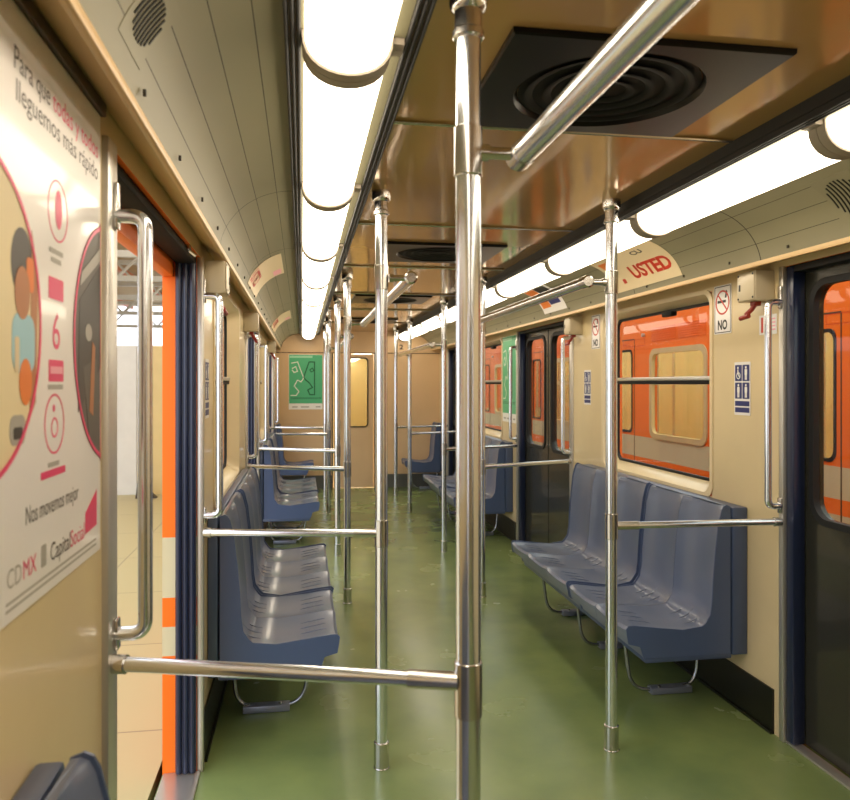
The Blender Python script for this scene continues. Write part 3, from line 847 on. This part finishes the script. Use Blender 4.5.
def cove_ad(s, ya, yb, label, kind):
    p = cove_pt(s, .55)
    t = thing('cove_sticker', label, 'sticker', (p.x, (ya+yb)/2, p.z), 'stickers on the cove')
    tw = -1 if s > 0 else 1
    st = yb if s > 0 else ya
    L = yb-ya
    mb = MB(); cove_patch(mb, s, ya, yb, .22, .9, .0025); mb.build('sheet', M['sticker'] if kind != 'blocks' else M['paper'], t, smooth=60)
    if kind == 'usted':
        mb = MB(); cove_text(mb, s, 'USTED', st+tw*L*.37, .52, .76, L*.58, .0034, tw); mb.build('lettering', M['redink'], t, smooth=0)
        mb = MB(); cove_patch(mb, s, st+tw*L*.2-.02, st+tw*L*.2+.02, .7, .78, .0032); mb.build('red_square', M['redink'], t, smooth=0)
        mb = MB(); cove_text(mb, s, 'CU', st+tw*L*.62, .28, .37, L*.16, .0034, tw); mb.build('small_lettering', M['ink'], t, smooth=0)
        mb = MB(); cove_patch(mb, s, st+tw*L*.06, st+tw*L*.22, .3, .44, .0032); mb.build('emblem', M['orangeink'], t, smooth=0)
    elif kind == 'blocks':
        mb = MB(); cove_patch(mb, s, yb-L*.42, yb-L*.02, .25, .5, .0033); cove_patch(mb, s, yb-L*.42, yb-L*.05, .62, .78, .0033); mb.build('orange_block', M['orangeink'], t, smooth=0)
        mb = MB(); cove_patch(mb, s, ya+L*.1, yb-L*.45, .24, .5, .0033); mb.build('dark_block', M['blackink'], t, smooth=0)
        mb = MB(); cove_patch(mb, s, ya+L*.12, yb-L*.45, .6, .74, .0033); mb.build('navy_block', M['blueink'], t, smooth=0)
    else:
        mb = MB(); cove_text(mb, s, 'USTED', st+tw*L*.04, .6, .84, L*.5, .0034, tw); mb.build('lettering', M['redink'], t, smooth=0)
        mb = MB(); cove_patch(mb, s, yb-L*.3, yb-L*.05, .26, .4, .0033); mb.build('emblem', M['palepink'], t, smooth=0)
cove_ad(1, 3.62, 4.42, 'big beige sticker with red USTED lettering on the right cove', 'usted')
cove_ad(1, 5.33, 5.85, 'sticker with orange and dark blocks on the right cove, behind the overhead rail', 'blocks')
cove_ad(-1, 4.3, 5.05, 'beige sticker with red lettering on the left cove', 'plain')
cove_ad(-1, 7.6, 8.5, 'faded far beige sticker on the left cove near the end wall', 'plain')
# loudspeaker slots in the cove
def speaker(s, yc, label, a0=.3, a1=.62, ry=.085):
    p = cove_pt(s, .45)
    t = thing('speaker_grille', label, 'speaker', (p.x, yc, p.z), 'oval speaker grilles')
    n = 9
    mb = MB()
    for k in range(n):
        v = -1+2*(k+.5)/n; hw = .5*math.sqrt(max(.05, 1-v*v))*(a1-a0)
        cove_patch(mb, s, yc+v*ry-.0036, yc+v*ry+.0036, (a0+a1)/2-hw, (a0+a1)/2+hw, .0026, 6)
    mb.build('slot', M['black'], t, smooth=0)
    mb = MB(); cove_patch(mb, s, yc-ry-.015, yc+ry+.015, a0-.06, a1+.06, .0012); mb.build('plate', M['cove'], t, smooth=60)
speaker(-1, 1.37, 'oval black-slotted speaker grille on the left cove above the poster', .58, .8, .066)
speaker(1, 2.35, 'dark speaker grille cut off by the right edge of the picture', .4, .8)

# --- big white poster on the near left wall
PY0, PY1, PZ0, PZ1 = .6, 1.612, 1.235, 2.115
t = thing('advertising_poster', 'big white and pink poster on the near left wall, Para que todas y todos', 'poster', (WL, 1.1, 1.66))
R = Vector((0, 1, 0)); o = Vector((WL+.001, 0, 0))
MB().plate(rr(PY0, PY1, PZ0, PZ1, .004), o, R, UP, .002).build('sheet', M['paper'], t)
O2 = Vector((WL+.003, 0, 0)); O3 = Vector((WL+.0036, 0, 0)); O4 = Vector((WL+.0042, 0, 0)); O5 = Vector((WL+.0048, 0, 0))
def clipc(cx, cz, r, n=64, ymax=PY1-.004): return [(min(a, ymax), b) for a, b in circ(cx, cz, r, n)]
C1, C2 = (1.032, 1.66, .227), (1.669, 1.655, .241)
def T1(p): return [(1.259-(1.167-a)*.87, 1.66+(b-1.685)*.87) for a, b in p]
def T2(p): return [(min(PY1-.004, 1.428+(a-1.303)*1.04), 1.655+(b-1.652)*1.04) for a, b in p]
mb = MB(); mb.plate(clipc(*C1), O2, R, UP, .0005); mb.build('round_picture', M['cream_in'], t, smooth=0)
mb = MB(); mb.m = 0; mb.plate(clipc(C2[0], C2[1], C2[2]), O2, R, UP, .0005)
mb.m = 1; mb.plate(T2([(1.34, 1.72), (1.50, 1.80), (1.50, 1.60), (1.33, 1.52)]), O3, R, UP, .0004)
mb.m = 2; mb.plate(T2([(1.35, 1.77), (1.50, 1.835), (1.50, 1.81), (1.342, 1.745)]), O4, R, UP, .0004); mb.plate(T2(circ(1.395, 1.665, .022, 16, .016)), O4, R, UP, .0004)
mb.m = 3; mb.plate(T2([(1.40, 1.52), (1.425, 1.51), (1.44, 1.64), (1.42, 1.65)]), O4, R, UP, .0004)
mb.m = 4; mb.plate(T2([(1.36, 1.60), (1.45, 1.62), (1.46, 1.50), (1.40, 1.47)]), O3, R, UP, .0006)
mb.build('round_picture', [M['greyphoto'], M['ink'], M['greyink'], M['skin'], M['greyphoto']], t, smooth=0)
# people in the left picture, as flat print
mb = MB()
mb.m = 0; mb.plate(T1(circ(1.075, 1.785, .05, 20, .06)), O3, R, UP, .0003)
mb.m = 1; mb.plate(T1(circ(1.075, 1.735, .035, 20, .045)), O4, R, UP, .0003); mb.plate(T1([(1.12, 1.85), (1.15, 1.78), (1.14, 1.55), (1.11, 1.52)]), O3, R, UP, .0004)
mb.m = 2; mb.plate(T1(rr(1.03, 1.135, 1.60, 1.70, .03)), O3, R, UP, .0005)
mb.m = 3; mb.plate(T1(circ(1.09, 1.585, .03, 16, .04)), O4, R, UP, .0003); mb.plate(T1(rr(1.095, 1.13, 1.74, 1.80, .01)), O3, R, UP, .0005)
mb.m = 4; mb.plate(T1(rr(1.02, 1.09, 1.48, 1.53, .02)), O3, R, UP, .0004)
mb.m = 5; mb.plate(T1(rr(1.04, 1.06, 1.6, 1.66, .006)), O4, R, UP, .0004)
mb.m = 0; mb.plate(T1(rr(1.035, 1.075, 1.49, 1.51, .006)), O4, R, UP, .0004)
mb.build('printed_picture', [M['ink'], M['skin'], M['skyblue'], M['orangeink'], M['greyink'], M['sticker']], t, smooth=0)
for C, yy in ((C1, PY1-.003), (C2, PY1-.003)):
    mb = MB(); mb.ring(clipc(*C, ymax=yy), clipc(C[0], C[1], C[2]-.008, ymax=yy-.0015), O4, R, UP, .0006); mb.build('pink_ring', M['pink'], t, smooth=0)
def tx(mb, s_, y, z, size, w, al='L'): mb.text(s_, O2+Vector((0, y, z)), R, UP, size, w, al, .0004)
def line(s_, y, z, size, w, m, al='L'):
    mb = MB(); tx(mb, s_, y, z, size, w, al); mb.build('lettering', M[m], t, smooth=0)
def patch(poly, m, name, oo=None):
    MB().plate(poly, oo or O2, R, UP, .0004).build(name, M[m], t, smooth=0)
line('Para que', 1.149, 2.022, .049, .155, 'ink'); line('lleguemos m\u00e1s r\u00e1pido', 1.157, 1.978, .047, .435, 'ink')
line('Nos movemos mejor', 1.195, 1.36, .04, .265, 'ink'); line('Capital', 1.306, 1.28, .043, .105, 'ink')
line('todas y todos', 1.318, 2.022, .049, .275, 'pink'); line('Social', 1.414, 1.28, .043, .085, 'pink')
line('CD', 1.123, 1.282, .04, .055, 'greyink'); line('MX', 1.185, 1.282, .04, .055, 'pink'); line('6', 1.335, 1.628, .088, .038, 'pink', 'C')
patch([(1.505, 1.285), (1.585, 1.29), (1.585, 1.36), (1.505, 1.325)], 'pink', 'logo_flag')
for z in (1.592, 1.728): patch(rr(1.297, 1.373, z-.018, z+.018, .004), 'pink', 'pink_block')
patch(rr(1.304, 1.366, 1.587, 1.599, .001), 'palepink', 'pale_block', O3)
mb = MB(); mb.ring(circ(1.345, 1.86, .052, 32), circ(1.345, 1.86, .049, 32), O2, R, UP, .0004); mb.plate(circ(1.348, 1.863, .018, 20, .033), O2, R, UP, .0004); mb.build('round_logo', M['pink'], t, smooth=0)
mb = MB(); mb.ring(circ(1.327, 1.504, .05, 32), circ(1.327, 1.504, .0465, 32), O2, R, UP, .0004)
mb.ring(circ(1.327, 1.498, .017, 20), circ(1.327, 1.498, .0135, 20), O2, R, UP, .0004); mb.plate(circ(1.323, 1.53, .006, 12), O2, R, UP, .0004); mb.build('round_logo', M['pink'], t, smooth=0)
patch(rr(1.26, 1.383, 1.418, 1.43, .002), 'pink', 'pink_line')
for z, a, b in ((1.79, 1.3, 1.37), (1.775, 1.31, 1.36), (1.438, 1.295, 1.35), (1.565, 1.295, 1.37)): patch(rr(a, b, z-.004, z+.004, .001), 'greyink', 'small_text_line')
patch(rr(1.262, 1.285, 1.28, 1.315, .004), 'greyink', 'grey_logo')
for z in (1.262, 1.252): patch(rr(1.12, 1.58, z-.002, z+.002, .0005), 'greyink', 'small_text_line')
# frame strips around the poster
struct(MB().box(WL, WL+.012, -.85, PY1+.015, 2.117, 2.143, .003).build('trim_50', M['brown']), 'brown strip above the poster')

# --- green posters
def green_poster(o, R, w, h, label):
    o, R = Vector(o), Vector(R); nn = R.cross(Vector(UP))
    t = thing('mounted_poster', label, 'poster', o)
    MB().plate([(-w/2, -h/2), (w/2, -h/2), (w/2, h/2), (-w/2, h/2)], o, R, UP, .002).build('sheet', M['white'], t, smooth=0)
    o2 = o+nn*.002
    MB().plate([(-w/2+.004, -h/2+.09), (w/2-.004, -h/2+.09), (w/2-.004, h/2-.004), (-w/2+.004, h/2-.004)], o2, R, UP, .0006).build('green_field', M['green'], t, smooth=0)
    o3 = o2+nn*.0008; q = w/.5
    def outline(mb, pts, th=.012):
        for a, b in zip(pts[:-1], pts[1:]):
            a, b = Vector((a[0]*q, a[1], 0)), Vector((b[0]*q, b[1], 0)); d = (b-a).normalized()*th/2; p = Vector((-d.y, d.x, 0)); a2, b2 = a-d*.5, b+d*.5
            mb.plate([(a2+p)[:2], (a2-p)[:2], (b2-p)[:2], (b2+p)[:2]], o3, R, UP, .0006)
    mb = MB()
    outline(mb, [(-.21, .28), (-.12, .3), (-.03, .06), (-.07, -.0), (-.12, .03), (-.17, -.06), (-.1, -.14), (-.14, -.2), (-.22, -.2)])
    outline(mb, [(-.2, .2), (-.15, .23), (-.12, .16), (-.17, .14), (-.2, .18)])
    mb.build('white_drawing', M['white'], t, smooth=0)
    mb = MB()
    outline(mb, [(-.03, .07), (.05, .3), (.13, .3), (.13, -.19), (.06, -.19), (.03, -.12), (.1, -.08), (.05, -.01), (.0, .03), (-.03, .07)], .017)
    outline(mb, [(.06, .18), (.1, .21), (.12, .17), (.08, .15), (.06, .18)], .014)
    mb.build('dark_drawing', M['dkgreen'], t, smooth=0)
    mb = MB()
    for z in (-.235, -.25): mb.plate([(-.22*q, z-.003), (.23*q, z-.003), (.23*q, z+.003), (-.22*q, z+.003)], o3, R, UP, .0005)
    mb.build('lettering', M['dkgreen'], t, smooth=0)
    mb = MB(); mb.plate([(-.24*q, h/2-.05), (.1*q, h/2-.05), (.1*q, h/2-.02), (-.24*q, h/2-.02)], o3, R, UP, .0005); mb.build('pale_strip', M['ltgreen'], t, smooth=0)
    mb = MB()
    for a, b in ((-.2, -.12), (-.07, .05), (.15, .22)): mb.plate([(a*q, -h/2+.03), (b*q, -h/2+.03), (b*q, -h/2+.045), (a*q, -h/2+.045)], o2, R, UP, .0005)
    mb.build('small_print', M['greyink'], t, smooth=0)
green_poster((-.765, Y1-.001, 1.6), (1, 0, 0), .5, .82, 'green poster with line-drawn figures on the far end wall')
green_poster((WR-.001, 7.42, 1.62), (0, -1, 0), .5, .88, 'green poster on the right wall next to the closed double door')
# car number on the end wall
t = thing('number_sign', 'small black number 2 above the far end wall door line', 'sign', (.675, Y1-.001, 2.13))
MB().text('2', (.675, Y1-.001, 2.1), (1, 0, 0), UP, .1, .06, 'C', .001, .03).build('numeral', M['blackink'], t, smooth=0)

# ------------------------------------------------------------------ outside, left: platform in the depot hall
struct(MB().box(-16, WL-OUT-.03, -6, 34, -1.2, -.02).build('ground_platform', M['platform'], smooth=0), 'pale tiled platform')
struct(MB().box(-16, 14, -12, 40, -1.3, -1.15).build('ground', M['ballast'], smooth=0))
mb = MB()
for k in range(8):
    mb.m = 1 if k == 0 else 0
    x0, x1 = (-3.155, -1.45) if k == 0 else (-3.16-1.25*k, -3.165-1.25*(k-1))
    mb.box(x0, x1, 11.3, 11.36, -.019, 2.12)
struct(mb.build('wall_hoarding', [M['hoard'], M['hoardy']], smooth=0), 'row of white and yellow hoarding boards on the platform')
tag(MB().prism([(-3.1, 10.9, -.0195), (-2.82, 10.9, -.0195), (-3.07, 10.9, .22)], (0, .12, 0)).build('timber_wedge', M['dark'], smooth=0), 'dark timber wedge on the platform in front of the hoarding', 'wedge')
NT = ['nearest', 'second', 'third', 'fourth', 'fifth', 'sixth']
for k, y in enumerate((9.4, 12., 14.8, 18, 22, 27)):
    t = thing('roof_truss', '%s white roof truss seen through the open left doorway' % NT[k] if k else 'white roof truss closest to the open left doorway, highest in view', 'truss', (-8, y, 3.5), 'roof trusses of the hall')
    z0, z1 = 3.55, 4.35
    MB().box(-15, -.4, y-.05, y+.05, z0-.05, z0+.05).build('bottom_chord', M['steelwhite'], t, smooth=0)
    MB().box(-15, -.4, y-.05, y+.05, z1-.05, z1+.05).build('top_chord', M['steelwhite'], t, smooth=0)
    mb = MB(); x = -.5; q = 0
    while x > -14.5:
        mb.tube([(x, y, z0 if q else z1), (x-.75, y, z1 if q else z0)], .03, 6); x -= .75; q = 1-q
    mb.build('lattice', M['steelwhite'], t, smooth=0)
for k, x in enumerate((-1.2, -2.6, -4.0, -5.4, -7.2, -9.5)):
    tag(MB().box(x-.05, x+.05, 9.25, 30, 4.42, 4.56).build('roof_beam', M['steelor'], smooth=0), 'long orange roof beam %s the platform edge' % ('above', 'second from', 'third from', 'fourth from', 'fifth from', 'sixth from')[k], 'beam', 'orange roof beams')
mb = MB(); y = 9.3
while y < 30: mb.box(-15, -.2, y, y+3.57, 4.62, 4.66); y += 3.6
struct(mb.build('ceiling_hall', M['roofsheet'], smooth=0), 'pale roof sheets over the far part of the platform')
HL = ['hall lamp on the platform roof closest to the car', 'second hall lamp along the platform roof', 'third hall lamp along the platform roof', 'farthest hall lamp along the platform roof']
for k, y in enumerate((10.6, 13.4, 17., 21.)):
    t = thing('pendant_lamp', HL[k], 'lamp', (-3.4, y, 3.9), 'hall lamps over the platform')
    MB().box(-3.5, -3.3, y-.7, y+.7, 3.92, 3.98, .01).tube([(-3.4, y-.4, 3.98), (-3.4, y-.4, 4.62)], .01, 6).tube([(-3.4, y+.4, 3.98), (-3.4, y+.4, 4.62)], .01, 6).build('housing', M['steelwhite'], t)
    MB().tube([(-3.45, y-.65, 3.9), (-3.45, y+.65, 3.9)], .02, 10).tube([(-3.35, y-.65, 3.9), (-3.35, y+.65, 3.9)], .02, 10).build('tube', M['halllamp'], t)

# ------------------------------------------------------------------ outside, right: the orange train on the next track
TX = 3.12
t = thing('metro_train', 'orange metro train standing on the next track outside the right windows', 'train', (TX+1.2, 8, -1.15))
tw = [(c-.57, c+.57, 1.0, 1.92) for c in (.45, 3.95, 7.45, 10.95, 14.45)]
td = [(c+q-.25, c+q+.25, 1.0, 1.97) for c in (2.2, 5.7, 9.2, 12.7, 16.2) for q in (-.4, .4)]
holes = tw+td
ys = sorted({-4., 19., *[h[0] for h in holes], *[h[1] for h in holes]}); zs = [-.6, 1.0, 1.92, 1.97, 2.42]
mb = MB()
for i in range(len(ys)-1):
    for j in range(len(zs)-1):
        y, z = (ys[i]+ys[i+1])/2, (zs[j]+zs[j+1])/2
        if any(h[0] < y < h[1] and h[2] < z < h[3] for h in holes): continue
        mb.box(TX, TX+.06, ys[i], ys[i+1], zs[j], zs[j+1])
mb.box(TX+2.34, TX+2.4, -4, 19, -.6, 2.42); mb.box(TX, TX+2.4, -4.05, -4, -.6, 2.42); mb.box(TX, TX+2.4, 19, 19.05, -.6, 2.42); mb.box(TX, TX+2.4, -4, 19, -.65, -.6)
mb.build('body', M['livery'], t, smooth=0)
mb = MB()
prof = [(TX-.0, 2.42), (TX+.12, 2.56), (TX+.5, 2.68), (TX+1.2, 2.72), (TX+1.9, 2.68), (TX+2.28, 2.56), (TX+2.4, 2.42)]
mb.prism([(x, -4.05, z) for x, z in prof], (0, 23.1, 0)); mb.build('roof', M['roofgrey'], t)
MB().box(TX+.065, TX+2.33, -3.95, 18.95, 2.35, 2.4).box(TX+2.28, TX+2.335, -3.95, 18.95, 0, 2.35).box(TX+.065, TX+2.33, -3.95, 18.95, -.05, 0).build('inner_lining', M['cream_in'], t, smooth=0)
MB().box(TX+.6, TX+.8, -3.5, 18.5, 2.3, 2.345).box(TX+1.6, TX+1.8, -3.5, 18.5, 2.3, 2.345).build('interior_lamp', M['trainlamp'], t, smooth=0)
for y in [-3.4+.62*k for k in range(36)]:
    MB().tube([(TX+(.55 if int(y*7) % 2 else 1.75), y, 0), (TX+(.55 if int(y*7) % 2 else 1.75), y, 2.35)], .022, 8).build('interior_pole', M['alu'], t)
for a, b, c, e in tw:
    A, B = rr(a-.05, b+.05, c-.05, e+.05, .12), rr(a+.01, b-.01, c+.01, e-.01, .09)
    w = MB().loft([yz(A, TX-.0005), yz(A, TX-.014), yz(B, TX-.014), yz(B, TX+.03)], closed=True).build('window_frame', M['traincream'], t)
    MB().box(TX-.004, TX+.02, a+.005, b-.005, 1.56, 1.61).build('middle_bar', M['traincream'], w, smooth=0)
    MB().prism(yz(rr(a+.008, b-.008, c+.008, e-.008, .09), TX+.022), (.005, 0, 0)).build('pane', M['glass'], w)
    mb = MB()
    for z in [2.06+.024*k for k in range(7)]:
        for p in (a-.02, (a+b)/2+.02): mb.box(TX-.012, TX-.0005, p, p+.55, z, z+.013, .004)
    mb.build('louvre', M['orange'], t)
    MB().tube([(TX-.0005, b+.2, 2.14), (TX-.03, b+.2, 2.14)], .022, 14).build('side_knob', M['alu'], t)  # round metal knob on the train side near the louvres, not a lamp
for a, b, c, e in td:
    A, B = rr(a-.02, b+.02, c-.02, e+.02, .08), rr(a+.006, b-.006, c+.006, e-.006, .07)
    w = MB().loft([yz(A, TX-.0005), yz(A, TX-.008), yz(B, TX-.008), yz(B, TX+.03)], closed=True).build('door_pane_frame', M['blacktrim'], t)
    MB().prism(yz(rr(a+.005, b-.005, c+.005, e-.005, .07), TX+.022), (.005, 0, 0)).build('pane', M['glass'], w)
for c in (2.2, 5.7, 9.2, 12.7, 16.2):
    mb = MB()
    for q in (-.72, 0, .72): mb.box(TX-.003, TX-.0005, c+q-.006, c+q+.006, -.3, 2.1)
    mb.box(TX-.003, TX-.0005, c-.72, c+.72, 2.1, 2.112)
    mb.build('door_gap', M['brown'], t, smooth=0)
RT = Vector((0, -1, 0))
for c in (2.2, 5.7, 9.2):
    mb = MB(); oo = Vector((TX-.004, 0, 0))
    mb.text('14-18', Vector((TX-.004, c-.39, 2.03)), RT, UP, .05, .12, 'L', .0005)
    mb.ring([(-(c-.56), 2.02), (-(c-1.0), 2.02), (-(c-1.0), 2.1), (-(c-.56), 2.1)], [(-(c-.564), 2.024), (-(c-.996), 2.024), (-(c-.996), 2.096), (-(c-.564), 2.096)], oo, RT, UP, .0008)
    mb.build('lettering', M['redink'], t, smooth=0)
for y in (-1., 2.5, 11., 14.5):
    mb = MB()
    for x in (TX+.5, TX+1.9): mb.tube([(x-.1, y, -.72), (x+.1, y, -.72)], .43, 20)
    mb.tube([(TX+.5, y, -.72), (TX+1.9, y, -.72)], .06, 8); mb.box(TX+.35, TX+2.05, y-.5, y+.5, -.66, -.6)
    mb.build('wheelset', M['black'], t)

# ------------------------------------------------------------------ world, camera, view
w = bpy.data.worlds.new('daylight'); SC.world = w; w.use_nodes = True
bg = w.node_tree.nodes['Background']; bg.inputs[0].default_value = lin('#f1f5ff'); bg.inputs[1].default_value = 1.75
cam = bpy.data.cameras.new('camera'); co = bpy.data.objects.new('camera', cam); COL.objects.link(co)
F = 750.; cam.sensor_width = 36; cam.sensor_fit = 'HORIZONTAL'; cam.lens = F/850*36
yaw = math.atan((425-302)/F)
co.location = (CX, 0, 1.57); co.rotation_euler = (PI/2, 0, -yaw)
cam.shift_y = -16/850
cam.clip_start = .05; cam.clip_end = 200
cam.dof.use_dof = True; cam.dof.focus_distance = 3.6; cam.dof.aperture_fstop = 5.6
SC.camera = co
vs = SC.view_settings
vs.view_transform = 'Standard'; vs.look = 'None'; vs.exposure = .6; vs.gamma = 1; vs.use_curve_mapping = False
